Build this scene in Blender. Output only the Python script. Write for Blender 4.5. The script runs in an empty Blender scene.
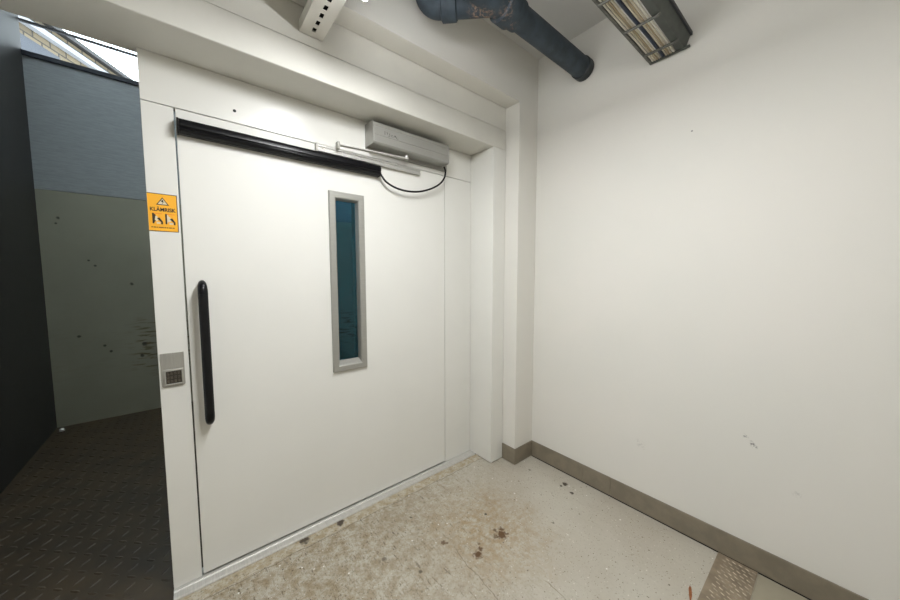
import bpy, bmesh, math, random
from mathutils import Vector, Matrix
random.seed(7)
S = bpy.context.scene
COL = S.collection

# ------------------------------------------------------------------ camera
cam_data = bpy.data.cameras.new('camera')
cam = bpy.data.objects.new('camera', cam_data); COL.objects.link(cam)
cam_data.sensor_width = 36.0
cam_data.lens = 319.77 / 900.0 * 36.0
cam_data.clip_start = 0.02
yaw, pit, rol = 0.6886, -0.0737, -0.0011
F = Vector((math.sin(yaw) * math.cos(pit), math.cos(yaw) * math.cos(pit), math.sin(pit)))
R0 = Vector((math.cos(yaw), -math.sin(yaw), 0)); U0 = R0.cross(F)
R_ = R0 * math.cos(rol) + U0 * math.sin(rol); U_ = -R0 * math.sin(rol) + U0 * math.cos(rol)
M = Matrix((R_, U_, -F)).transposed().to_4x4()
M.translation = Vector((0.0088, -1.8033, 1.3951))
cam.matrix_world = M
S.camera = cam

# ------------------------------------------------------------------ world, exposure
W = bpy.data.worlds.new('overcast_sky'); S.world = W; W.use_nodes = True
bg = W.node_tree.nodes['Background']
bg.inputs[0].default_value = (0.88, 0.95, 1.0, 1); bg.inputs[1].default_value = 3.0
S.view_settings.view_transform = 'Standard'
S.view_settings.look = 'None'
S.view_settings.gamma = 1.0
S.view_settings.use_curve_mapping = False
S.view_settings.exposure = 1.3
LAMP_STRENGTH = 126.0          # glow of the tube lamp over the door
FILL_LAMP = 2.0              # added fill lamp, unseen, on the ceiling behind the camera

# ------------------------------------------------------------------ materials
def lin(c):
    return tuple((x / 12.92 if x <= .04045 else ((x + .055) / 1.055) ** 2.4) for x in (v / 255 for v in c)) + (1,)

class NT:
    def __init__(s, name):
        s.m = bpy.data.materials.new(name); s.m.use_nodes = True
        s.t = s.m.node_tree; s.b = s.t.nodes['Principled BSDF']
    def n(s, typ, **k):
        o = s.t.nodes.new(typ)
        for a, v in k.items(): setattr(o, a, v)
        return o
    def l(s, a, b): s.t.links.new(a, b)
    def pos(s): return s.n('ShaderNodeNewGeometry').outputs['Position']
    def mapped(s, scale=(1, 1, 1), loc=(0, 0, 0), rot=(0, 0, 0)):
        mp = s.n('ShaderNodeMapping'); s.l(s.pos(), mp.inputs[0])
        mp.inputs['Scale'].default_value = scale; mp.inputs['Location'].default_value = loc; mp.inputs['Rotation'].default_value = rot
        return mp.outputs[0]
    def noise(s, scale, vec=None, detail=4, rough=.55):
        o = s.n('ShaderNodeTexNoise'); o.inputs['Scale'].default_value = scale
        o.inputs['Detail'].default_value = detail; o.inputs['Roughness'].default_value = rough
        s.l(vec if vec is not None else s.pos(), o.inputs['Vector']); return o.outputs['Fac']
    def ramp(s, fac, a, b, lo=0., hi=1.):
        o = s.n('ShaderNodeMapRange'); o.interpolation_type = 'SMOOTHSTEP'
        s.l(fac, o.inputs[0]); o.inputs[1].default_value = a; o.inputs[2].default_value = b
        o.inputs[3].default_value = lo; o.inputs[4].default_value = hi; return o.outputs[0]
    def math(s, op, a, b=None, clamp=False):
        o = s.n('ShaderNodeMath', operation=op, use_clamp=clamp)
        for i, v in enumerate((a, b)):
            if v is None: continue
            if isinstance(v, (int, float)): o.inputs[i].default_value = v
            else: s.l(v, o.inputs[i])
        return o.outputs[0]
    def mix(s, fac, a, b):
        o = s.n('ShaderNodeMix', data_type='RGBA')
        for i, v in ((0, fac), (6, a), (7, b)):
            if isinstance(v, (tuple, float, int)): o.inputs[i].default_value = v
            else: s.l(v, o.inputs[i])
        return o.outputs[2]
    def bump(s, h, strength=.2, dist=.002):
        o = s.n('ShaderNodeBump'); o.inputs['Strength'].default_value = strength; o.inputs['Distance'].default_value = dist
        s.l(h, o.inputs['Height']); s.l(o.outputs[0], s.b.inputs['Normal'])
    def spot(s, x, y, r, soft=.5, axes=(0, 1), wob=.6, nscale=30):
        """soft-edged blotch of radius r around world point (x, y) on the given axes, its edge broken by noise"""
        sep = s.n('ShaderNodeSeparateXYZ'); s.l(s.pos(), sep.inputs[0])
        dx = s.math('SUBTRACT', sep.outputs[axes[0]], x); dy = s.math('SUBTRACT', sep.outputs[axes[1]], y)
        d = s.math('SQRT', s.math('ADD', s.math('MULTIPLY', dx, dx), s.math('MULTIPLY', dy, dy)))
        d = s.math('ADD', d, s.math('MULTIPLY', s.math('SUBTRACT', s.noise(nscale), .5), r * wob * 2))
        return s.ramp(d, r * (1 - soft), r * (1 + soft), 1, 0)

def simple(name, rgb, rough=.5, metal=0., var=.06, vscale=6., bump=0., bscale=200., spec=.5):
    k = NT(name); c = lin(rgb)
    f = k.ramp(k.noise(vscale), .3, .7)
    dark = tuple(v * (1 - var) for v in c[:3]) + (1,); lite = tuple(min(1, v * (1 + var)) for v in c[:3]) + (1,)
    k.l(k.mix(f, dark, lite), k.b.inputs['Base Color'])
    k.b.inputs['Roughness'].default_value = rough; k.b.inputs['Metallic'].default_value = metal
    k.b.inputs['Specular IOR Level'].default_value = spec
    if bump: k.bump(k.noise(bscale, detail=2), bump, .001)
    return k.m

def wall_paint():
    k = NT('white_wall_paint'); c = lin((222, 217, 207))
    f = k.ramp(k.noise(1.6, detail=3), .35, .7)
    base = k.mix(f, lin((222, 220, 213)), lin((225, 222, 215)))
    # scuffs with shapes of their own, low on the right-hand wall
    fine = k.ramp(k.noise(90, detail=3), .45, .62)
    for y, z, r, a in ((-1.593, .598, .010, .95), (-1.588, .606, .009, .9), (-1.580, .616, .006, .6), (-1.564, .630, .008, .55), (-1.556, .64, .006, .5), (-1.116, .404, .02, .18), (-1.10, .42, .012, .15), (-1.74, .44, .012, .2)):
        m = k.math('MULTIPLY', k.math('MULTIPLY', k.spot(y, z, r, .6, (1, 2), .8, 60), fine), a)
        base = k.mix(m, base, lin((90, 88, 84)))
    base = k.mix(k.math('MULTIPLY', k.spot(-1.285, 2.131, .004, .4, (1, 2), .1), .7), base, lin((80, 80, 78)))
    k.l(base, k.b.inputs['Base Color']); k.b.inputs['Roughness'].default_value = .62
    k.b.inputs['Specular IOR Level'].default_value = .25
    k.bump(k.noise(140, detail=3), .12, .001)
    return k.m

def floor_paint():
    k = NT('worn_epoxy_floor')
    base = k.mix(k.ramp(k.noise(2.2, detail=5), .35, .68), lin((177, 170, 156)), lin((186, 181, 168)))
    sep = k.n('ShaderNodeSeparateXYZ'); k.l(k.pos(), sep.inputs[0])
    # brown dirt, stronger towards the door and its left end
    near = k.ramp(k.math('ADD', sep.outputs[0], k.math('MULTIPLY', sep.outputs[1], -.7)), .7, 2.3, 1, 0)
    dirt = k.math('MULTIPLY', k.ramp(k.noise(17, detail=12, rough=.85), .40, .60), near)
    base = k.mix(k.math('MULTIPLY', dirt, .85), base, lin((136, 119, 88)))
    halo = k.math('MULTIPLY', k.spot(1.24, -.64, .26, .8, wob=.7, nscale=6), k.ramp(k.noise(26, detail=8, rough=.75), .36, .62))
    base = k.mix(k.math('MULTIPLY', halo, .7), base, lin((150, 124, 82)))
    # fine scratches and grime speckle
    for rot, sc in ((.6, 70), (-.5, 95), (1.5, 60)):
        scr = k.ramp(k.noise(sc, k.mapped((1, .16, 1), rot=(0, 0, rot)), 6, .75), .595, .66)
        scr = k.math('MULTIPLY', scr, k.math('ADD', k.math('MULTIPLY', near, 1.0), .12), True)
        base = k.mix(k.math('MULTIPLY', scr, .9), base, lin((84, 70, 48)))
    gr = k.ramp(k.noise(70, detail=9, rough=.85), .53, .63)
    base = k.mix(k.math('MULTIPLY', gr, k.math('ADD', k.math('MULTIPLY', near, .85), .18)), base, lin((92, 78, 54)))
    # white flecks and dark specks
    def flecks(scale, thr, sel, col, base, amt=1.):
        v = k.n('ShaderNodeTexVoronoi'); v.inputs['Scale'].default_value = scale; k.l(k.pos(), v.inputs['Vector'])
        c = k.n('ShaderNodeSeparateColor'); k.l(v.outputs['Color'], c.inputs[0])
        d = k.math('ADD', v.outputs['Distance'], k.math('MULTIPLY', k.math('SUBTRACT', k.noise(scale * 5), .5), thr * 1.2))
        m = k.math('MULTIPLY', k.ramp(d, thr * .6, thr, 1, 0), k.math('GREATER_THAN', c.outputs[0], sel))
        return k.mix(k.math('MULTIPLY', m, amt), base, col)
    base = flecks(24, .12, .80, lin((228, 226, 220)), base)
    base = flecks(52, .16, .82, lin((222, 218, 208)), base, .8)
    base = flecks(90, .20, .80, lin((218, 214, 204)), base, .7)
    base = flecks(30, .14, .85, lin((70, 58, 42)), base, .85)
    base = flecks(64, .20, .80, lin((86, 72, 52)), base, .85)
    base = flecks(110, .24, .72, lin((96, 82, 60)), base, .7)
    # rust and oil spots
    rust = lin((84, 56, 24)); dark = lin((52, 42, 30))
    for x, y, r, c_, a in ((1.262, -.720, .026, rust, .95), (1.288, -.692, .014, rust, .85), (1.225, -.705, .013, rust, .7), (1.255, -.675, .010, rust, .8), (1.29, -.735, .008, rust, .8),
                           (1.075, -.727, .021, rust, .95), (1.108, -.712, .012, rust, .9), (1.125, -.683, .007, rust, .7),
                           (.985, -.560, .013, rust, .8), (1.000, -.575, .007, rust, .8), (1.305, -.559, .008, dark, .9), (1.912, -.707, .016, dark, .95),
                           (1.865, -.784, .011, dark, .95), (1.875, -.70, .008, dark, .9), (1.86, -.46, .009, dark, .6),
                           (.95, -.30, .006, dark, .8), (.80, -.62, .008, dark, .7), (1.55, -.85, .006, dark, .7), (.70, -.45, .012, dark, .6)):
        base = k.mix(k.math('MULTIPLY', k.spot(x, y, r, .4, wob=1.3, nscale=75), a), base, c_)
    # thin crack where the painted floor meets the mortar strip, and two long scratches
    wob = k.math('MULTIPLY', k.math('SUBTRACT', k.noise(9, detail=8), .5), .045)
    ck = k.math('ABSOLUTE', k.math('ADD', k.math('ADD', sep.outputs[1], .134), wob))
    base = k.mix(k.math('MULTIPLY', k.ramp(ck, .0008, .003, 1, 0), .65), base, lin((90, 78, 58)))
    for x0, ya, yb in ((.98, -1.15, -.60), (1.212, -1.16, -1.0), (1.02, -.56, -.48)):
        t = k.math('MULTIPLY', k.math('ADD', sep.outputs[1], 1.0), .07)
        sc2 = k.math('ADD', k.math('SUBTRACT', k.math('SUBTRACT', sep.outputs[0], x0), t if x0 < 1 else 0.0), wob)
        lim = k.math('MULTIPLY', k.ramp(sep.outputs[1], ya, ya + .05), k.ramp(sep.outputs[1], yb - .05, yb, 1, 0))
        base = k.mix(k.math('MULTIPLY', k.math('MULTIPLY', k.ramp(k.math('ABSOLUTE', sc2), .0008, .0026, 1, 0), lim), .65), base, lin((100, 86, 64)))
    # smooth grey-green tile field beyond the cover plate
    tile = k.ramp(sep.outputs[1], -1.640, -1.636, 1, 0)
    tx = k.math('ABSOLUTE', k.math('SUBTRACT', k.math('FRACT', k.math('MULTIPLY', k.math('ADD', sep.outputs[0], -.0), 3.33)), .5))
    grout = k.math('MULTIPLY', k.math('GREATER_THAN', tx, .487), 1)
    tcol = k.mix(grout, k.mix(k.noise(5), lin((150, 143, 124)), lin((164, 157, 138))), lin((92, 86, 72)))
    base = k.mix(tile, base, tcol)
    k.l(base, k.b.inputs['Base Color'])
    k.l(k.ramp(k.noise(9), .3, .7, .42, .62), k.b.inputs['Roughness'])
    k.b.inputs['Specular IOR Level'].default_value = .35
    k.bump(k.noise(60, detail=5), .15, .002)
    return k.m

def mortar():
    k = NT('patched_mortar')
    base = k.mix(k.ramp(k.noise(22, detail=9, rough=.75), .36, .62), lin((190, 183, 168)), lin((160, 146, 118)))
    sep = k.n('ShaderNodeSeparateXYZ'); k.l(k.pos(), sep.inputs[0])
    fade = k.ramp(sep.outputs[0], .5, 1.7, .95, .4)
    cr = k.ramp(k.noise(75, detail=8, rough=.8), .55, .64)
    base = k.mix(k.math('MULTIPLY', cr, fade), base, lin((84, 72, 54)))
    st = k.math('MULTIPLY', k.ramp(k.noise(22, k.mapped((1, .3, 1)), 6, .7), .60, .74), .7)
    base = k.mix(k.math('MULTIPLY', st, fade), base, lin((64, 54, 40)))
    for x, r in ((.62, .020), (.43, .022)):
        base = k.mix(k.math('MULTIPLY', k.spot(x, -.080, r, .4, wob=1.2, nscale=50), .9), base, lin((48, 38, 30)))
    k.l(base, k.b.inputs['Base Color']); k.b.inputs['Roughness'].default_value = .8
    k.bump(k.noise(70, detail=6), .5, .003)
    return k.m

def lift_panel():
    k = NT('scuffed_grey_laminate')
    base = k.mix(k.ramp(k.noise(1.5), .3, .7), lin((148, 147, 130)), lin((158, 156, 138)))
    # scuff bands at trolley height
    sm = k.ramp(k.noise(7, k.mapped((1, 1, 6)), 5), .52, .62)
    z = k.n('ShaderNodeSeparateXYZ'); k.l(k.pos(), z.inputs[0])
    band = k.math('MULTIPLY', k.ramp(z.outputs[2], .25, .55), k.ramp(z.outputs[2], .8, 1.05, 1, 0))
    side = k.ramp(z.outputs[0], -.50, -.34, .06, 1)
    base = k.mix(k.math('MULTIPLY', k.math('MULTIPLY', sm, band), side), base, lin((104, 94, 66)))
    for x, y, r in ((-.80, .83, .012), (-.42, 1.32, .014), (-.865, 1.93, .012), (-.88, 1.88, .008), (-.70, 1.55, .008), (-.66, 1.5, .01), (-.64, .72, .012), (-.6, .66, .01), (-.36, .7, .02), (-.38, .58, .016)):
        base = k.mix(k.math('MULTIPLY', k.spot(x, y, r, .4, (0, 2), .8, 30), .8), base, lin((34, 30, 26)))
    k.l(base, k.b.inputs['Base Color']); k.b.inputs['Roughness'].default_value = .5
    return k.m

def brushed(name, rgb, rough=.35, metal=.9, axis=2, sc=(1, 1, 60), var=.25, sheet=8):
    k = NT(name); c = lin(rgb)
    f = k.ramp(k.noise(sheet, k.mapped(sc), 5, .65), .3, .7)
    k.l(k.mix(f, tuple(v * (1 - var) for v in c[:3]) + (1,), tuple(min(1, v * (1 + var)) for v in c[:3]) + (1,)), k.b.inputs['Base Color'])
    k.b.inputs['Roughness'].default_value = rough; k.b.inputs['Metallic'].default_value = metal
    k.bump(f, .08, .001)
    return k.m

def glass_mat(name, rgb, mix_glossy=.12, rough=.02):
    k = NT(name); t = k.t
    tr = k.n('ShaderNodeBsdfTransparent'); tr.inputs[0].default_value = rgb
    gl = k.n('ShaderNodeBsdfGlossy'); gl.inputs['Roughness'].default_value = rough
    fr = k.n('ShaderNodeFresnel'); fr.inputs['IOR'].default_value = 1.5
    mx = k.n('ShaderNodeMixShader'); k.l(fr.outputs[0], mx.inputs[0]); k.l(tr.outputs[0], mx.inputs[1]); k.l(gl.outputs[0], mx.inputs[2])
    k.l(mx.outputs[0], t.nodes['Material Output'].inputs['Surface'])
    return k.m

def glow(name, rgb, strength):
    k = NT(name); k.b.inputs['Base Color'].default_value = (.8, .8, .8, 1)
    k.b.inputs['Emission Color'].default_value = rgb; k.b.inputs['Emission Strength'].default_value = strength
    return k.m

WALL = wall_paint()
CEIL = simple('ceiling_paint', (208, 207, 204), .8, var=.03, vscale=2, spec=.2)
FLOOR = floor_paint(); MORTAR = mortar()
STEEL = simple('white_enamelled_steel', (226, 225, 219), .30, var=.015, vscale=3, bump=.03, bscale=60)
HEADER = simple('white_painted_header', (214, 212, 204), .6, var=.03, vscale=4, spec=.25)
DOORP = simple('white_door_enamel', (226, 225, 219), .40, var=.012, vscale=2.5, bump=.03, bscale=40, spec=.2)
BASE = simple('grey_brown_skirting', (128, 119, 103), .5, var=.10, vscale=14)
ALU = brushed('brushed_aluminium', (202, 200, 195), .48, .45, sc=(60, 1, 1), var=.12)
ALUS = brushed('satin_aluminium', (196, 195, 190), .45, .6, sc=(60, 1, 1), var=.06)
SILVER = simple('silver_grey_cover', (158, 157, 151), .42, .35, var=.03)
FRAMEM = brushed('window_frame_aluminium', (168, 167, 160), .42, .5, sc=(1, 1, 40), var=.06)
INOX = brushed('brushed_stainless', (168, 166, 158), .45, .4, sc=(60, 1, 1), var=.1)
BLACK = simple('black_rubber', (13, 13, 14), .5, var=.2, vscale=20, spec=.3)
GLOSSB = simple('glossy_black_plastic', (10, 10, 13), .32, var=.2, vscale=20, spec=.25)
DARKGAP = simple('dark_recess', (22, 20, 18), .9)
def pipe_paint():
    k = NT('dark_blue_grey_pipe_paint')
    base = k.mix(k.ramp(k.noise(18), .3, .7), lin((42, 52, 61)), lin((57, 69, 78)))
    fl = k.ramp(k.noise(70, detail=6, rough=.7), .48, .60)
    for x, y, rr_, a in ((1.165, -.640, .055, .9), (1.235, -.735, .03, .6), (1.31, -.700, .03, .4), (2.0, -.73, .03, .35)):
        base = k.mix(k.math('MULTIPLY', k.math('MULTIPLY', k.spot(x, y, rr_, .5, wob=.6, nscale=40), fl), a), base, lin((150, 124, 106)))
    k.l(base, k.b.inputs['Base Color']); k.b.inputs['Roughness'].default_value = .66
    k.bump(k.noise(60, detail=2), .25, .001)
    return k.m
PIPE = pipe_paint()
TRAYM = simple('grey_galvanised_tray', (98, 98, 92), .5, .4, var=.2, vscale=30)
TRAYD = simple('dark_grey_trunking', (84, 88, 84), .55, .2, var=.14, vscale=20)
CBEIGE = simple('beige_cable_sheath', (206, 197, 176), .55, var=.08, vscale=20)
CTAN = simple('tan_cable_sheath', (176, 158, 128), .55, var=.08, vscale=20)
CWHITE = simple('pale_cable_sheath', (224, 219, 206), .5, var=.05, vscale=20)
CBLUE = simple('navy_cable_sheath', (36, 46, 66), .5, var=.1, vscale=20)
YELLOW = simple('yellow_sticker', (247, 178, 40), .45, var=.02)
INK = simple('black_print', (24, 20, 22), .5)
PRINTW = simple('pale_print', (222, 210, 180), .5)
PRINTO = simple('orange_print', (232, 130, 32), .5)
LIFTP = lift_panel()
BLUES = brushed('blue_grey_brushed_sheet', (158, 163, 164), .42, .15, sc=(1, 1, 8), var=.10, sheet=14)
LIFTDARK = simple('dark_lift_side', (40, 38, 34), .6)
SHAFT = simple('grey_shaft_ceiling', (130, 130, 128), .8)
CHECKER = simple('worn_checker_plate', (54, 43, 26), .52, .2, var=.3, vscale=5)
COVER = simple('brown_grey_checker_plate', (146, 132, 112), .42, .25, var=.2, vscale=14)
DARKF = simple('dark_window_frame', (38, 42, 50), .5)
GLASST = glass_mat('dark_teal_glass', (.36, .68, .84, 1))
GLASSC = glass_mat('clear_glass', (.93, .96, .97, 1))
def stone():
    k = NT('tan_stone')
    d = k.n('ShaderNodeVectorMath', operation='DOT_PRODUCT'); k.l(k.pos(), d.inputs[0]); d.inputs[1].default_value = (.528, .849, 0)
    z = k.n('ShaderNodeSeparateXYZ'); k.l(k.pos(), z.inputs[0])
    c = k.n('ShaderNodeCombineXYZ'); k.l(d.outputs['Value'], c.inputs[0]); k.l(z.outputs[2], c.inputs[1])
    b = k.n('ShaderNodeTexBrick'); k.l(c.outputs[0], b.inputs['Vector'])
    b.inputs['Color1'].default_value = lin((98, 86, 66)); b.inputs['Color2'].default_value = lin((78, 68, 52)); b.inputs['Mortar'].default_value = lin((36, 32, 27))
    b.inputs['Scale'].default_value = 1; b.inputs['Brick Width'].default_value = .28; b.inputs['Row Height'].default_value = .13; b.inputs['Mortar Size'].default_value = .012
    k.l(b.outputs['Color'], k.b.inputs['Base Color']); k.b.inputs['Roughness'].default_value = .85
    return k.m
FTAN = stone()
FWHITE = simple('pale_cornice', (118, 118, 120), .8, var=.05)
FDARK = simple('dark_gutter', (30, 28, 27), .6)
LAMPG = glow('lit_opal_diffuser', (.97, .985, 1.0, 1), LAMP_STRENGTH)
FILLG = glow('fill_lamp_diffuser', (1.0, .97, .92, 1), FILL_LAMP)
WHITEP = simple('white_plastic', (216, 213, 205), .45, var=.03)
RUSTF = simple('rust_brown_flake', (138, 84, 46), .7, var=.2, vscale=80)

# ------------------------------------------------------------------ mesh helpers
def link(name, bm, mats, parent=None, smooth=False, bevel=0., seg=2, kind=None, label=None, cat=None, group=None):
    me = bpy.data.meshes.new(name); bmesh.ops.recalc_face_normals(bm, faces=bm.faces[:]); bm.to_mesh(me); bm.free()
    for m in (mats if isinstance(mats, (list, tuple)) else [mats]): me.materials.append(m)
    o = bpy.data.objects.new(name, me); COL.objects.link(o)
    if parent is not None: o.parent = parent
    if smooth:
        for p in me.polygons: p.use_smooth = True
        try: me.set_sharp_from_angle(angle=math.radians(40))
        except Exception: pass
    if bevel:
        b = o.modifiers.new('bevel', 'BEVEL'); b.width = bevel; b.segments = seg; b.limit_method = 'ANGLE'; b.angle_limit = math.radians(40)
        if not smooth:
            for p in me.polygons: p.use_smooth = True
            try: me.set_sharp_from_angle(angle=math.radians(30))
            except Exception: pass
    tag(o, label, cat, group, kind)
    return o

def tag(o, label=None, cat=None, group=None, kind=None):
    for k, v in (('label', label), ('category', cat), ('group', group), ('kind', kind)):
        if v: o[k] = v
    return o

def empty(name, loc, label, cat, group=None, kind=None):
    o = bpy.data.objects.new(name, None); COL.objects.link(o); o.location = loc; o.empty_display_size = .05
    return tag(o, label, cat, group, kind)

def child(o, parent):
    """parent while keeping world coordinates (the mesh is modelled in world space)"""
    o.parent = parent
    o.matrix_parent_inverse = Matrix.Translation(parent.location).inverted()
    return o

def box(bm, x0, x1, y0, y1, z0, z1, mi=0):
    v = [bm.verts.new(p) for p in ((x0, y0, z0), (x1, y0, z0), (x1, y1, z0), (x0, y1, z0), (x0, y0, z1), (x1, y0, z1), (x1, y1, z1), (x0, y1, z1))]
    for f in ((0, 3, 2, 1), (4, 5, 6, 7), (0, 1, 5, 4), (1, 2, 6, 5), (2, 3, 7, 6), (3, 0, 4, 7)):
        bm.faces.new([v[i] for i in f]).material_index = mi
def B(*a):
    bm = bmesh.new(); box(bm, *a); return bm

def prism(bm, pts, axis, a, b, mi=0):
    """extrude a 2-D outline along an axis (0 x, 1 y, 2 z) from a to b"""
    def P(p, t):
        q = list(p); q.insert(axis, t); return q
    A = [bm.verts.new(P(p, a)) for p in pts]; Bv = [bm.verts.new(P(p, b)) for p in pts]; n = len(pts)
    bm.faces.new(A).material_index = mi; bm.faces.new(Bv[::-1]).material_index = mi
    for i in range(n): bm.faces.new((A[i], A[(i + 1) % n], Bv[(i + 1) % n], Bv[i])).material_index = mi

def tube(bm, pts, r, n=12, mi=0, cap=True):
    pts = [Vector(p) for p in pts]; rs = r if isinstance(r, (list, tuple)) else [r] * len(pts)
    rings = []; up = None
    for i, p in enumerate(pts):
        d = (pts[min(i + 1, len(pts) - 1)] - pts[max(i - 1, 0)]).normalized()
        if up is None: up = d.orthogonal().normalized()
        up = (up - d * up.dot(d)).normalized(); s = d.cross(up)
        rings.append([bm.verts.new(p + (up * math.cos(2 * math.pi * k / n) + s * math.sin(2 * math.pi * k / n)) * rs[i]) for k in range(n)])
    for a, b in zip(rings, rings[1:]):
        for k in range(n): bm.faces.new((a[k], a[(k + 1) % n], b[(k + 1) % n], b[k])).material_index = mi
    if cap:
        bm.faces.new(rings[0][::-1]).material_index = mi; bm.faces.new(rings[-1]).material_index = mi

def spline(pts, n=8):
    P = [Vector(p) for p in pts]; P = [P[0] * 2 - P[1]] + P + [P[-1] * 2 - P[-2]]; out = []
    for i in range(1, len(P) - 2):
        for k in range(n):
            t = k / n; a, b, c, d = P[i - 1], P[i], P[i + 1], P[i + 2]
            out.append(.5 * ((2 * b) + (c - a) * t + (2 * a - 5 * b + 4 * c - d) * t * t + (3 * b - a - 3 * c + d) * t ** 3))
    out.append(P[-2]); return out

def tread(bm, x0, x1, y0, y1, z, pitch=.045, h=.0022, mi=0, skew=.78, one=False):
    """raised lozenges of a checker plate"""
    nx = int((x1 - x0) / pitch); ny = int((y1 - y0) / pitch)
    for i in range(nx):
        for j in range(ny):
            cx = x0 + (i + .5) * pitch; cy = y0 + (j + .5) * pitch; a = skew if (one or (i + j) % 2) else -skew
            if one: cx += random.uniform(-.1, .1) * pitch; cy += (.5 if i % 2 else 0) * pitch * .8 - .2 * pitch
            ux, uy = math.cos(a), math.sin(a); L = pitch * .40; w = pitch * .13
            e = [bm.verts.new((cx + ux * s * L - uy * t * w, cy + uy * s * L + ux * t * w, z)) for s, t in ((1, 0), (.5, .85), (-.5, .85), (-1, 0), (-.5, -.85), (.5, -.85))]
            r = [bm.verts.new((cx + ux * s * L, cy + uy * s * L, z + h)) for s in (.55, -.55)]
            for f in ((e[0], e[1], r[0]), (e[1], e[2], r[1], r[0]), (e[2], e[3], r[1]), (e[3], e[4], r[1]), (e[4], e[5], r[0], r[1]), (e[5], e[0], r[0])):
                bm.faces.new(f).material_index = mi

# ------------------------------------------------------------------ room shell
XL, XR, YB, YW, H = -1.42, 2.03, -3.6, -.348, 2.94
YH = -.2287                      # front of the steel surround
ZL = 2.5852                      # underside of the masonry lintel
ZS = 2.2946                      # underside of the steel header
X0, X1, X2, X3 = -.099, 1.4443, 1.698, 1.826
st = 'structure'
link('floor', B(XL - .1, XR + .1, YB - .1, -.125, -.12, 0), FLOOR, kind=st, label='greige painted concrete floor with rust stains and white flecks', cat='floor')
link('trim_1', B(X0 - 1.1, X3, -.127, -.062, -.12, -.001), MORTAR, kind=st, label='strip of patched mortar along the door threshold', cat='floor')
link('wall_right', B(XR, XR + .1, YB - .1, YW + .3, -.12, H + .1), WALL, kind=st, label='plain white wall at right of the door with faint scuffs', cat='wall')
bm = bmesh.new()
box(bm, X3, XR, YW, 0, -.12, H + .05); box(bm, XL, X3, YW, YH, ZL, H + .05); box(bm, XL - .1, -1.22, YW, 0, -.12, ZL); box(bm, X3, XR, 0, .05, -.12, H)
link('wall_back', bm, WALL, kind=st, label='white wall above and beside the lift doorway', cat='wall')
link('wall_left', B(XL - .1, XL, YB, YW, -.12, H + .05), WALL, kind=st, label='white wall at left side of the lift lobby', cat='wall')
link('wall_front', B(XL - .1, XR + .1, YB - .1, YB, -.12, H + .05), WALL, kind=st, label='white wall facing the lift door', cat='wall')
link('ceiling', B(XL - .1, XR + .1, YB - .1, YW + .05, H, H + .1), CEIL, kind=st, label='off-white ceiling above the lift lobby', cat='ceiling')

# skirting: lengths of vinyl with narrow joints
def skirting(name, segs, label):
    bm = bmesh.new()
    for s in segs: box(bm, *s)
    return link(name, bm, BASE, bevel=.0025, kind=st, label=label, cat='baseboard')
ys = [YW - .0, -.768, -.954, -1.95, -2.7, YB]
skirting('baseboard_right', [(XR - .008, XR, b + .0006, a - .0004, .004, .122) for a, b in zip(ys, ys[1:])], 'grey-brown skirting along the plain right-hand wall')
skirting('baseboard_back', [(X3 - .007, XR - .009, YW - .008, YW, .004, .122), (X3 - .008, X3, YW - .008, YH - .001, .004, .122)], 'short grey-brown skirting around the corner beside the door jamb')
link('trim_2', B(XR - .010, XR - .001, YB, YW - .008, -.001, .004), DARKGAP, kind=st, label='dark grimy joint under the right-hand skirting', cat='joint')

# steel surround of the lift door: header and jamb
bm = bmesh.new()
box(bm, X2, X3 - .001, YH, .05, .006, ZS)
link('trim_3', bm, STEEL, bevel=.003, kind=st, label='white steel jamb at the hinge side of the lift door', cat='door frame')
bm = bmesh.new()
box(bm, -1.22, X3 - .001, YH, .05, ZS + .0005, 2.430)
link('trim_4', bm, HEADER, bevel=.004, kind=st, label='white steel header box above the lift door', cat='door frame')
link('trim_5', B(-1.22, X3 - .001, YH + .004, .05, 2.4325, H), HEADER, bevel=.001, kind=st, label='plain white plate above the steel header', cat='door frame')

# fascia around the door leaf, in the leaf's plane
bm = bmesh.new()
box(bm, X0, .0005, 0, .05, .006, 2.0975)
box(bm, X0, X2 - .001, 0, .05, 2.1005, ZS - .001)
box(bm, X1 + .001, X2 - .001, 0, .05, .006, 2.0975)
casing = link('trim_6', bm, STEEL, bevel=.0012, kind=st, label='white steel fascia panels around the lift door leaf', cat='door frame')
bm = bmesh.new(); tube(bm, [(.216, -.0015, 2.152), (.216, .004, 2.152)], .0065, 14)
link('hole_plug', bm, BLACK, casing)
# threshold
bm = bmesh.new()
prism(bm, [(-.062, -.03), (-.062, .004), (-.058, .009), (-.040, .009), (-.036, .006), (-.022, .006), (-.018, .010), (-.002, .010), (.0, .004), (.06, .004), (.06, -.03)], 0, X0, X2 - .001)
link('metal_threshold', bm, ALU, label='long scratched aluminium threshold strip below the white lift door', cat='threshold')

# ------------------------------------------------------------------ lift door leaf
WX0, WX1, WZ0, WZ1 = .655, .805, .885, 1.838
dx0, dx1, dz0, dz1 = .0065, X1 - .003, .0155, 2.0965
bm = bmesh.new()
def slab_with_hole(bm, x0, x1, z0, z1, hx0, hx1, hz0, hz1, y0, y1):
    o = [(x0, z0), (x1, z0), (x1, z1), (x0, z1)]; h = [(hx0, hz0), (hx1, hz0), (hx1, hz1), (hx0, hz1)]
    V = {}
    for nm, ring in (('o', o), ('h', h)):
        for y in (y0, y1):
            V[nm, y] = [bm.verts.new((p[0], y, p[1])) for p in ring]
    for i in range(4):
        j = (i + 1) % 4
        for y in (y0, y1): bm.faces.new((V['o', y][i], V['o', y][j], V['h', y][j], V['h', y][i]))
        for nm in 'oh': bm.faces.new((V[nm, y0][i], V[nm, y0][j], V[nm, y1][j], V[nm, y1][i]))
slab_with_hole(bm, dx0, dx1, dz0, dz1, WX0, WX1, WZ0, WZ1, 0, .045)
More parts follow.
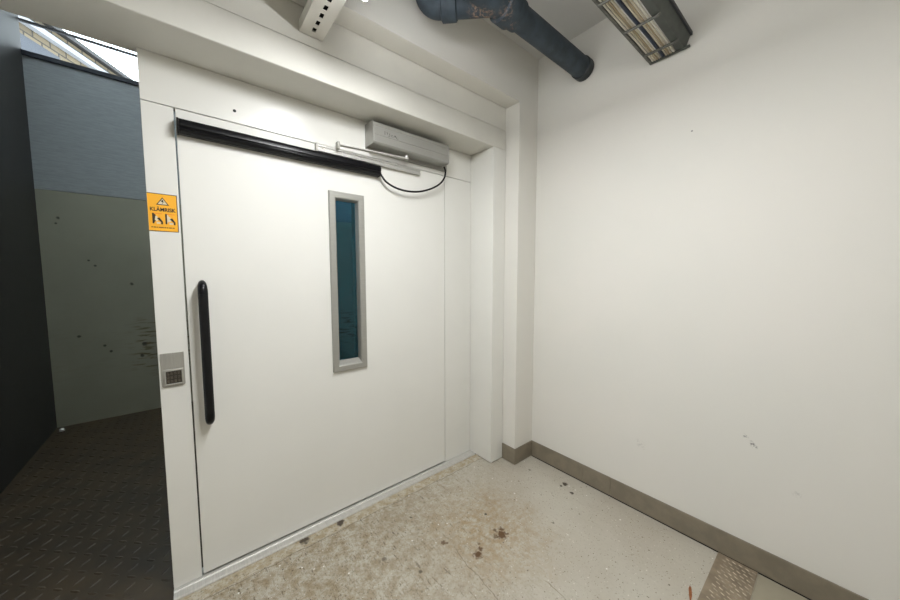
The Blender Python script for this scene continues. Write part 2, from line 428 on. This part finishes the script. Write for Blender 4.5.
door = link('door_1', bm, DOORP, bevel=.0015, kind=st, label='wide white lift door leaf with narrow glazed slot', cat='door')

# vision panel frame with sloping inner reveal
bm = bmesh.new()
def frame_ring(bm, rings):
    """rings: list of (x0,x1,z0,z1,y); joins successive rectangles"""
    vs = [[bm.verts.new(p) for p in ((a, y, c), (b, y, c), (b, y, d), (a, y, d))] for a, b, c, d, y in rings]
    for u, w in zip(vs, vs[1:]):
        for i in range(4): bm.faces.new((u[i], u[(i + 1) % 4], w[(i + 1) % 4], w[i]))
ox0, ox1, oz0, oz1 = .629, .833, .850, 1.864
frame_ring(bm, [(ox0, ox1, oz0, oz1, .0), (ox0, ox1, oz0, oz1, -.013), (ox0 + .004, ox1 - .004, oz0 + .004, oz1 - .004, -.016), (ox0 + .030, ox1 - .030, oz0 + .030, oz1 - .030, -.016),
                (ox0 + .036, ox1 - .036, oz0 + .036, oz1 - .036, -.012), (ox0 + .042, ox1 - .042, oz0 + .058, oz1 - .042, .018), (ox0 + .042, ox1 - .042, oz0 + .058, oz1 - .042, .03)])
wf = link('window_frame', bm, FRAMEM, door, label='brushed aluminium frame of the door window')
link('window_pane', B(ox0 + .03, ox1 - .03, oz0 + .03, oz1 - .03, .022, .028) if False else B(ox0 + .030, ox1 - .030, .022, .028, oz0 + .036, oz1 - .030), GLASST, wf, label='dark teal glass')

# pull handle: oval bar on two feet
bm = bmesh.new()
def oval(bm, pts, rx, ry, n=18):
    rings = []
    for i, p in enumerate(pts):
        p = Vector(p); d = (Vector(pts[min(i + 1, len(pts) - 1)]) - Vector(pts[max(i - 1, 0)])).normalized()
        s = Vector((1, 0, 0)); u = s.cross(d).normalized()
        rings.append([bm.verts.new(p + s * rx[i] * math.cos(2 * math.pi * k / n) + u * ry[i] * math.sin(2 * math.pi * k / n)) for k in range(n)])
    for a, b in zip(rings, rings[1:]):
        for k in range(n): bm.faces.new((a[k], a[(k + 1) % n], b[(k + 1) % n], b[k]))
    bm.faces.new(rings[0][::-1]); bm.faces.new(rings[-1])
oval(bm, [(.0615, -.058, .790), (.0615, -.058, 1.0), (.0615, -.058, 1.318)], [.0178] * 3, [.0138] * 3)
handle = link('door_handle', bm, BLACK, door, smooth=True, label='long black pull handle')
for s in (0, 1):
    f = (lambda z: z) if s == 0 else (lambda z: 2.1085 - z)
    bm = bmesh.new()
    oval(bm, [(.0615, -.0005, f(.741)), (.0615, -.022, f(.741)), (.0615, -.040, f(.745)), (.0615, -.051, f(.755)), (.0615, -.057, f(.771)), (.0615, -.058, f(.791))],
         [.0115, .0125, .0145, .0168, .0180, .0183], [.0115, .0125, .0138, .0142, .0142, .0142])
    link('handle_end', bm, GLOSSB, handle, smooth=True)

# black sensor bar across the top of the leaf
bm = bmesh.new()
prof = [(-.001, 1.990), (-.030, 1.988), (-.046, 1.997), (-.050, 2.008), (-.046, 2.012), (-.050, 2.017), (-.050, 2.030), (-.042, 2.045), (-.026, 2.051), (-.001, 2.051)]
prism(bm, prof, 0, .016, .920)
bar = link('sensor_bar', bm, GLOSSB, door, bevel=.002, label='long black sensor strip across the top of the leaf')
for a, b in ((.008, .0158), (.9202, .928)):
    bm = bmesh.new(); prism(bm, [(y * 1.03, 2.019 + (z - 2.019) * 1.06) for y, z in prof], 0, a, b); link('end_cap', bm, BLACK, bar, bevel=.002)
# silver slide rail of the door closer, with its clip
bm = bmesh.new()
prism(bm, [(-.001, 2.057), (-.024, 2.057), (-.024, 2.066), (-.018, 2.069), (-.018, 2.078), (-.024, 2.081), (-.024, 2.089), (-.001, 2.089)], 0, .575, 1.225)
rail = link('slide_rail', bm, ALUS, door, bevel=.001, label='silver slide rail of the door closer')
bm = bmesh.new(); box(bm, .566, .5745, -.027, -.001, 2.052, 2.094); link('end_cap', bm, INOX, rail, bevel=.001)
bm = bmesh.new(); tube(bm, [(.600, -.022, 2.073), (.600, -.0262, 2.073)], .004, 10); link('screw', bm, INOX, rail)

# ------------------------------------------------------------------ door operator
op = empty('door_operator', (1.12, -.05, 2.13), 'silver-grey door operator box fixed above the lift door', 'door operator')
def part(name, bm, m, **k):
    return child(link(name, bm, m, **k), op)
bm = bmesh.new(); box(bm, .852, 1.452, -.016, -.0005, 2.126, 2.274)
part('back_plate', bm, SILVER, bevel=.002)
bm = bmesh.new()
oprof = [(-.016, 2.146), (-.098, 2.143), (-.108, 2.151), (-.1095, 2.186), (-.1065, 2.1878), (-.1065, 2.1902), (-.1095, 2.192), (-.1085, 2.234), (-.1060, 2.236), (-.1060, 2.2385), (-.108, 2.240), (-.105, 2.257), (-.094, 2.265), (-.016, 2.272)]
prism(bm, oprof, 0, .862, 1.388)
cover = part('cover', bm, SILVER, bevel=.0012)
for a, b in ((.852, .8615), (1.3885, 1.398)):
    bm = bmesh.new(); prism(bm, [(-.016 + (y + .016) * 1.012, 2.207 + (z - 2.207) * 1.015) for y, z in [(-.016, 2.145), (-.098, 2.142), (-.1085, 2.151), (-.1095, 2.190), (-.1085, 2.236), (-.105, 2.258), (-.094, 2.266), (-.016, 2.272)]], 0, a, b)
    part('end_cap', bm, SILVER, bevel=.002)
# worn-off maker's mark on the cover: short dark strokes
bm = bmesh.new()
for x, z, w, h in ((.922, 2.190, .003, .020), (.934, 2.204, .006, .003), (.938, 2.196, .003, .010), (.946, 2.187, .007, .003), (.952, 2.193, .003, .012), (.962, 2.187, .003, .012), (.969, 2.197, .006, .003), (.974, 2.187, .003, .008), (.985, 2.193, .009, .009), (.998, 2.186, .003, .012), (1.004, 2.186, .006, .003)):
    box(bm, x, x + w, -.1102, -.1085, z + .011, z + h + .011)
mk = link('maker_mark', bm, simple('dark_grey_print', (86, 86, 84), .5)); mk.parent = cover
# arm with pivot
bm = bmesh.new()
a, b = Vector((.672, -.046, 2.104)), Vector((1.100, -.066, 2.118))
d = (b - a).normalized(); s = Vector((-d.y, d.x, 0)).normalized()
vs = []
for p in (a, b):
    for t, w in ((-1, -1), (1, -1), (1, 1), (-1, 1)):
        vs.append(bm.verts.new(p + s * .013 * t + Vector((0, 0, .0035 * w))))
for f in ((0, 1, 2, 3), (7, 6, 5, 4), (0, 4, 5, 1), (1, 5, 6, 2), (2, 6, 7, 3), (3, 7, 4, 0)): bm.faces.new([vs[i] for i in f])
arm = part('arm', bm, ALU, bevel=.001, label='flat silver arm linking the operator to the slide rail')
bm = bmesh.new(); tube(bm, [(1.092, -.066, 2.112), (1.092, -.066, 2.138)], .012, 18)
part('pivot', bm, ALUS, smooth=True)
bm = bmesh.new(); box(bm, .668, .681, -.060, -.0275, 2.080, 2.118)
part('arm_shoe', bm, INOX, bevel=.002)

# black cable from sensor bar to operator
bm = bmesh.new()
tube(bm, spline([(.926, -.030, 2.018), (.936, -.040, 1.990), (.965, -.044, 1.960), (1.02, -.045, 1.938), (1.10, -.045, 1.930), (1.19, -.045, 1.940), (1.28, -.045, 1.970), (1.36, -.045, 2.015), (1.405, -.046, 2.065), (1.412, -.050, 2.110), (1.396, -.056, 2.137)], 8), .0060, 10)
link('power_cable', bm, BLACK, smooth=True, label='thin black cable drooping from the sensor strip to the operator box', cat='cable')

# ------------------------------------------------------------------ warning sticker
sx0, sx1, sz0, sz1 = -.0985, -.0055, 1.583, 1.737
sw = sx1 - sx0; sh = sz1 - sz0
bm = bmesh.new()
box(bm, sx0, sx1, -.0012, -.0001, sz0, sz1, 0)
def sbox(u0, u1, v0, v1, mi, y=-.0018):
    box(bm, sx0 + u0 * sw, sx0 + u1 * sw, y, -.0011, sz0 + v0 * sh, sz0 + v1 * sh, mi)
def spoly(pts, mi, y=-.0018):
    prism(bm, [(sx0 + u * sw, sz0 + v * sh) for u, v in pts], 1, y, -.0011, mi) if False else None
    A = [bm.verts.new((sx0 + u * sw, y, sz0 + v * sh)) for u, v in pts]; bm.faces.new(A).material_index = mi
# rim
for r in ((0, 1, .985, 1), (0, 1, 0, .012), (.975, 1, 0, 1)): sbox(*r, 1)
# warning triangle
def tri(c, r, mi, y):
    spoly([(c[0] - r * .92, c[1] - r * .42), (c[0] + r * .92, c[1] - r * .42), (c[0], c[1] + r * .46)], mi, y)
tri((.50, .800), .235, 1, -.0018); tri((.50, .795), .175, 2, -.0021)
sbox(.475, .525, .785, .835, 1, -.0024); sbox(.480, .520, .748, .768, 1, -.0024); spoly([(.44, .835), (.48, .80), (.56, .79), (.56, .775), (.46, .785)], 1, -.0024)
# word
fc = bpy.data.curves.new('word', 'FONT'); fc.body = 'KL\u00c4MRISK'; fc.size = 1.0; fc.extrude = 0; fc.offset = .028
fo = bpy.data.objects.new('word', fc); COL.objects.link(fo)
bpy.context.view_layer.update()
wm = bpy.data.meshes.new_from_object(fo.evaluated_get(bpy.context.evaluated_depsgraph_get()))
bpy.data.objects.remove(fo)
xs = [v.co.x for v in wm.vertices]; yss = [v.co.y for v in wm.vertices]
cap = sorted(yss)[int(len(yss) * .75)]
x_a, x_b = min(xs), max(xs); kx = .86 * sw / (x_b - x_a); kz = .095 * sh / .70
nb = bmesh.new(); nb.from_mesh(wm)
vm = {v: bm.verts.new((sx0 + .07 * sw + (v.co.x - x_a) * kx, -.0018, sz0 + .535 * sh + v.co.y * kz)) for v in nb.verts}
for f in nb.faces:
    bm.faces.new([vm[v] for v in f.verts]).material_index = 1
nb.free(); bpy.data.meshes.remove(wm)
# two pictograms: wall, pinched figure, rising edge
for k, u in enumerate((.13, .56)):
    sbox(u, u + .055, .20, .475, 1)
    sbox(u + .055, u + .33, .462, .475, 3); sbox(u + .225, u + .235, .35, .475, 3)
    spoly([(u + .06, .46), (u + .11, .43), (u + .12, .36), (u + .20, .33), (u + .20, .29), (u + .12, .30), (u + .06, .22)], 2 if k else 1, -.0019)
    spoly([(u + .10, .40), (u + .16, .40), (u + .20, .30), (u + .14, .26), (u + .08, .30)], 2, -.0021)
    spoly([(u + .15, .345), (u + .34, .20), (u + .34, .26), (u + .235, .365)], 1, -.0022)
    sbox(u + .13, u + .26, .20, .245, 2); sbox(u + .28, u + .335, .19, .235, 1)
# illegible small print
x = .08
for w in (.05, .09, .04, .16, .06, .05, .10, .07):
    sbox(x, x + w, .092, .118, 4); x += w + .022
link('warning_sticker', bm, [YELLOW, INK, PRINTW, PRINTO, simple('brown_print', (120, 76, 26), .5)], label='yellow warning sticker with black triangle on the white door fascia', cat='sign')

# ------------------------------------------------------------------ call panel
cp = empty('call_panel', (-.0535, 0, .995), 'small stainless call panel with dark button field beside the door', 'control panel')
bm = bmesh.new()
def rrect(x0, x1, z0, z1, r, top=True):
    pts = []
    for cx, cz, a0, rr in ((x1 - r, z0 + r, -90, r), (x1 - (r if top else 0), z1 - (r if top else 0), 0, r if top else 0), (x0 + (r if top else 0), z1 - (r if top else 0), 90, r if top else 0), (x0 + r, z0 + r, 180, r)):
        if rr == 0: pts.append((cx, cz)); continue
        for q in range(6): pts.append((cx + rr * math.cos(math.radians(a0 + q * 18)), cz + rr * math.sin(math.radians(a0 + q * 18))))
    return pts
prism(bm, rrect(-.092, -.015, .924, 1.070, .009, False), 1, -.006, -.0002)
child(link('panel_plate', bm, INOX, bevel=.001), cp)
bm = bmesh.new()
frame_ring(bm, [(-.085, -.020, .930, 1.000, -.0055), (-.085, -.020, .930, 1.000, -.010), (-.083, -.022, .932, .998, -.011), (-.079, -.025, .936, .992, -.011), (-.077, -.027, .938, .990, -.0065)])
kb = child(link('button_bezel', bm, INOX, bevel=.001), cp)
bm = bmesh.new(); box(bm, -.079, -.025, -.0072, -.0058, .936, .992)
for q in range(3):
    for w in range(4): box(bm, -.075 + w * .012, -.067 + w * .012, -.0088, -.0071, .941 + q * .017, .953 + q * .017, 1)
child(link('button_field', bm, [simple('dark_button_field', (50, 44, 38), .4, var=.4, vscale=160), simple('worn_button', (78, 72, 62), .45, var=.4, vscale=120)], label='dark button field'), cp)
bm = bmesh.new(); tube(bm, [(-.0535, -.0055, 1.058), (-.0535, -.0075, 1.058)], .0035, 10); child(link('screw', bm, INOX), cp)

# ------------------------------------------------------------------ lift car seen through the open left side
LY = 2.745
bm = bmesh.new(); box(bm, -1.05, 1.95, .06, LY, -.10, -.006); tread(bm, -1.03, .55, .07, LY - .02, -.006, pitch=.062, h=.0022)
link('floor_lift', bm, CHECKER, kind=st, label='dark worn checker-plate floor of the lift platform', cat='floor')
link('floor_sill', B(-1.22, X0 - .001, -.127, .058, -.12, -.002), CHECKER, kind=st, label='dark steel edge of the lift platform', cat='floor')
link('wall_lift_rear', B(-1.05, 1.95, LY, LY + .06, -.10, 2.170), LIFTP, kind=st, label='scuffed grey-green lower panel at the back of the lift', cat='wall')
link('wall_lift_upper', B(-1.05, 1.95, LY - .002, LY + .06, 2.175, 3.29), BLUES, kind=st, label='blue-grey brushed metal sheet above the grey lift panel', cat='wall')
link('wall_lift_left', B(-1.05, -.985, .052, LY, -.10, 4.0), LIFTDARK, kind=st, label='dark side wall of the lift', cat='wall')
link('wall_lift_right', B(1.90, 1.96, .052, LY, -.10, 4.0), LIFTP, kind=st, label='grey side wall of the lift', cat='wall')
link('wall_lift_front', B(-1.32, 1.96, -.10, .052, H - .02, 4.0), SHAFT, kind=st, label='shaft wall above the lift door', cat='wall')
# clerestory window over the back panel
bm = bmesh.new(); box(bm, -1.0, 1.9, LY - .012, LY + .05, 3.291, 3.330); box(bm, -1.0, 1.9, LY - .012, LY + .05, 3.82, 3.86)
win = link('window_1', bm, DARKF, kind=st, label='clerestory window strip above the blue-grey sheet', cat='window')
bm = bmesh.new(); box(bm, -1.0, 1.9, LY - .004, LY + .03, 3.575, 3.587); link('window_bar', bm, DARKF, win)
bm = bmesh.new(); box(bm, -.262, -.252, LY - .004, LY + .03, 3.332, 3.574); link('window_bar', bm, DARKF, win)
link('window_pane', B(-1.0, 1.9, LY + .010, LY + .016, 3.331, 3.819), GLASSC, win)
# unseen glass roof added to daylight the rear panels: bars, one pane per bay
bm = bmesh.new(); box(bm, -1.05, 1.96, LY - .02, LY + .06, 3.86, 3.93); box(bm, -1.05, 1.96, .052, .11, 3.86, 3.93)
win2 = link('added_skylight', bm, DARKF, kind=st, label='unseen glass roof added over the lift shaft to let daylight in', cat='window')
link('added_lift_ceiling', B(-1.05, 1.96, .052, 1.30, 3.95, 4.03), SHAFT, kind=st, label='unseen grey ceiling added over the front of the lift shaft to limit daylight', cat='ceiling')  # added out of view, keeps skylight off the lower panel and floor
bx = [-.985, -.02, .94, 1.90]
for a in bx[1:-1]: link('glazing_bar', B(a - .02, a + .02, .11, LY - .02, 3.86, 3.93), DARKF, win2)
for a, b in zip(bx, bx[1:]): link('window_pane', B(a + .021, b - .021, .111, LY - .021, 3.89, 3.897), GLASSC, win2)
# caster-like bolt glinting on the platform edge
bm = bmesh.new(); tube(bm, [(-.93, 2.62, -.006), (-.93, 2.62, .010), (-.93, 2.62, .018)], [.017, .017, .009], 16)
link('floor_bolt', bm, ALU, smooth=True, label='bright bolt head on the dark lift floor by the rear panel', cat='bolt')

# building outside
P0 = Vector((-1.705, 7.69, 0)); dv = Vector((.528, .849, 0)); nv = Vector((.849, -.528, 0))
def fbox(name, a, b, o0, o1, z0, z1, m, parent=None, bm=None):
    own = bm is None
    if own: bm = bmesh.new()
    c = [P0 + dv * s + nv * t for s, t in ((a, o0), (b, o0), (b, o1), (a, o1))]
    v = [bm.verts.new((p.x, p.y, z)) for z in (z0, z1) for p in c]
    for f in ((0, 3, 2, 1), (4, 5, 6, 7), (0, 1, 5, 4), (1, 2, 6, 5), (2, 3, 7, 6), (3, 0, 4, 7)): bm.faces.new([v[i] for i in f])
    if own: return link(name, bm, m, parent)
bld = fbox('building', -3, 8, -3, 0, -1, 5.70, FTAN)
tag(bld, 'tan stone building with pale cornice seen through the high window', 'building')
fbox('cornice', -3, 8, -.5, .10, 5.705, 5.80, FWHITE, bld)
fbox('frieze', -3, 8, -.5, .04, 5.805, 5.92, FTAN, bld)
fbox('gutter', -3, 8, -.5, .14, 5.925, 6.0, FDARK, bld)
fbox('pane', -.55, .12, -.05, .012, 5.0, 5.52, DARKF, bld)
# ------------------------------------------------------------------ pipe under the ceiling
pp = empty('drain_pipe', (1.25, -.70, 2.70), 'dark blue-grey drain pipe with branch running under the ceiling into the wall', 'pipe')
PY, PZ = -.700, 2.700
bm = bmesh.new(); tube(bm, [(XL + .002, PY, PZ), (.4, PY, PZ), (1.2, PY, PZ), (1.985, PY, PZ)], .059, 32)
child(link('pipe_run', bm, PIPE, smooth=True), pp)
bm = bmesh.new(); tube(bm, [(1.972, PY, PZ), (1.975, PY, PZ), (2.022, PY, PZ), (2.026, PY, PZ)], [.060, .065, .065, .061], 32)
child(link('wall_collar', bm, simple('black_collar', (40, 46, 50), .5, var=.2, vscale=40), smooth=True), pp)
bm = bmesh.new(); tube(bm, [(1.02, PY, PZ), (1.025, PY, PZ), (1.05, PY, PZ), (1.055, PY, PZ), (1.23, PY, PZ), (1.235, PY, PZ), (1.305, PY, PZ), (1.31, PY, PZ), (1.36, PY, PZ), (1.365, PY, PZ)],
                       [.060, .072, .072, .066, .066, .079, .079, .070, .068, .060], 32)
child(link('socket', bm, PIPE, smooth=True), pp)
bm = bmesh.new()
path = spline([(1.22, -.69, 2.700), (1.12, -.59, 2.702), (1.05, -.52, 2.704), (1.01, -.475, 2.712), (.985, -.447, 2.745), (.975, -.437, 2.80), (.975, -.437, 2.939)], 6)
tube(bm, path, .053, 28)
br = child(link('branch_pipe', bm, PIPE, smooth=True), pp)
bm = bmesh.new(); A_, B_ = Vector((1.085, -.555, 2.702)), Vector((1.03, -.498, 2.704)); d = (B_ - A_)
tube(bm, [A_, A_ + d * .08, A_ + d * .92, B_], [.055, .064, .064, .055], 28)
child(link('branch_socket', bm, PIPE, smooth=True), pp)
# ------------------------------------------------------------------ cable tray
tr = empty('cable_tray', (1.6, -1.165, 2.545), 'grey rung cable tray hanging under the ceiling against the right-hand wall', 'cable tray')
TX0, TX1 = XL + .01, 2.024
bm = bmesh.new(); prism(bm, [(-1.080, 2.545), (-1.092, 2.545), (-1.092, 2.553), (-1.084, 2.553), (-1.084, 2.592), (-1.092, 2.592), (-1.092, 2.600), (-1.080, 2.600)], 0, TX0, TX1)
child(link('side_rail', bm, TRAYM, bevel=.0008), tr)
bm = bmesh.new(); prism(bm, [(-1.206, 2.548), (-1.238, 2.548), (-1.243, 2.553), (-1.258, 2.600), (-1.262, 2.600), (-1.262, 2.612), (-1.206, 2.612)], 0, TX0, TX1)
child(link('trunking', bm, TRAYD, bevel=.0015, label='dark grey closed trunking along the near side'), tr)
bm = bmesh.new(); prism(bm, [(-1.256, 2.600), (-1.268, 2.600), (-1.268, 2.616), (-1.256, 2.616)], 0, TX0, TX1)
child(link('side_rail', bm, DARKF, bevel=.0008), tr)
rx = [1.915 - .2475 * i for i in range(13)]
for x in rx:
    bm = bmesh.new()
    tube(bm, spline([(x, -1.084, 2.566), (x, -1.090, 2.545), (x, -1.150, 2.541), (x, -1.205, 2.541), (x, -1.226, 2.540), (x, -1.234, 2.545), (x, -1.232, 2.553)], 5), .0064, 8)
    child(link('rung', bm, TRAYM, smooth=True), tr)
bm = bmesh.new(); box(bm, 2.008, 2.022, -1.262, -1.080, 2.5445, 2.5525)
child(link('end_bar', bm, TRAYD, bevel=.001), tr)
# hangers to the ceiling
for x in (-.9, .3, 1.2):
    bm = bmesh.new(); tube(bm, [(x, -1.086, 2.60), (x, -1.086, H - .001)], .005, 8); tube(bm, [(x, -1.263, 2.614), (x, -1.263, H - .001)], .005, 8)
    child(link('hanger_rod', bm, TRAYM, smooth=True), tr)

# cables lying on the rungs, each one its own
def tray_cable(y, r, m, label, group=None, seed=0):
    rnd = random.Random(seed)
    pts = []
    x = TX0 + .02; n = 15
    for i in range(n + 1):
        pts.append((x + (TX1 - .006 - x) * i / n, y + .0018 * math.sin(i * 2.1) + rnd.uniform(-.0004, .0004), 2.5475 + r + rnd.uniform(0, .001)))
    bm = bmesh.new(); tube(bm, spline(pts, 4), r, 8)
    return link('tray_cable', bm, m, smooth=True, label=label, cat='cable', group=group)
y = -1.0965
gB, gT = 'beige cables in the tray', 'tan cables in the tray'
lb = 'beige cable lying lengthwise on the rungs of the cable tray'
lt = 'tan cable lying between beige ones on the tray rungs'
for i, (yy, r, m) in enumerate(((-1.0985, .0042, 'b'), (-1.1095, .0042, 'b'), (-1.1200, .0040, 't'), (-1.1305, .0043, 'b'), (-1.1470, .0080, 'n'), (-1.1620, .0046, 'b'), (-1.1730, .0040, 't'), (-1.1830, .0041, 'b'), (-1.1950, .0047, 'b'))):
    if m == 'n': tray_cable(yy, r, CBLUE, 'thick navy cable lying among the beige cables in the tray', None, i)
    elif m == 'b': tray_cable(yy, r, CBEIGE if i % 2 else CWHITE, lb, gB, i)
    else: tray_cable(yy, r, CTAN, lt, gT, i)

# ------------------------------------------------------------------ perforated channel and lamp
CZ0, CZ1 = 2.474, 2.520
cx0, cx1, cy0, cy1 = .445, .545, -2.40, YH - .0005
bm = bmesh.new()
# bottom plate with a row of slots
slot0, slot1 = .487, .503
edges = []
y = -.262
while y > cy0 + .06:
    edges.append((y, y - .028)); y -= .050
box(bm, cx0, slot0, cy0, cy1, CZ0, CZ0 + .003); box(bm, slot1, cx1, cy0, cy1, CZ0, CZ0 + .003)
prev = cy1
for a, b in edges:
    box(bm, slot0, slot1, a, prev, CZ0, CZ0 + .003); prev = b
box(bm, slot0, slot1, cy0, prev, CZ0, CZ0 + .003)
box(bm, cx0, cx0 + .003, cy0, cy1, CZ0 + .003, CZ1); box(bm, cx1 - .003, cx1, cy0, cy1, CZ0 + .003, CZ1)
ch = link('mounting_channel', bm, WHITEP, label='white slotted steel channel running out from the header under the ceiling', cat='channel')
bm = bmesh.new(); box(bm, cx0 + .004, cx1 - .004, cy0 + .005, cy1 - .002, CZ0 + .030, CZ0 + .034); link('inner_strip', bm, DARKGAP, ch)
for yy in (-.9, -2.2):
    bm = bmesh.new(); tube(bm, [(.495, yy, CZ0 + .035), (.495, yy, H - .001)], .005, 8); link('hanger_rod', bm, TRAYM, ch, smooth=True)

lamp = empty('tube_lamp', (.59, -1.3, 2.52), 'lit white tube lamp fixed along the slotted channel', 'lamp')
bm = bmesh.new(); box(bm, .546, .582, -1.72, -.611, 2.4325, 2.535)
child(link('lamp_housing', bm, WHITEP, bevel=.004), lamp)
bm = bmesh.new(); box(bm, .5475, .5805, -1.718, -.612, 2.4272, 2.432)
child(link('diffuser', bm, LAMPG), lamp)

# added fill lamp behind the camera, lifts the dim corners of the lobby
rl = empty('fill_lamp', (.9, -2.8, H), 'unseen square fill lamp added on the ceiling at the rear of the lobby', 'lamp')
bm = bmesh.new(); box(bm, .6, 1.2, -3.1, -2.5, H - .03, H - .0005); child(link('lamp_housing', bm, WHITEP, bevel=.003), rl)
bm = bmesh.new(); box(bm, .62, 1.18, -3.08, -2.52, H - .036, H - .0305); child(link('diffuser', bm, FILLG), rl)

# ------------------------------------------------------------------ cover plate in the floor, rust flake
bm = bmesh.new(); box(bm, .25, XR - .010, -1.637, -1.492, -.002, .004)
tread(bm, .26, XR - .014, -1.634, -1.495, .004, pitch=.024, h=.0022, mi=1, skew=1.15, one=True)
link('cover_plate', bm, [COVER, simple('worn_bright_metal', (174, 162, 142), .42, .2, var=.42, vscale=26)], label='narrow checker-plate cover strip let into the floor at the skirting', cat='floor plate')
bm = bmesh.new()
pts = [(1.700, -1.452), (1.690, -1.460), (1.650, -1.472), (1.600, -1.478), (1.645, -1.462), (1.680, -1.452)]
prism(bm, pts, 2, .0008, .003)
link('rust_flake', bm, RUSTF, label='rust-brown flake lying on the floor beside the checker-plate strip', cat='debris')
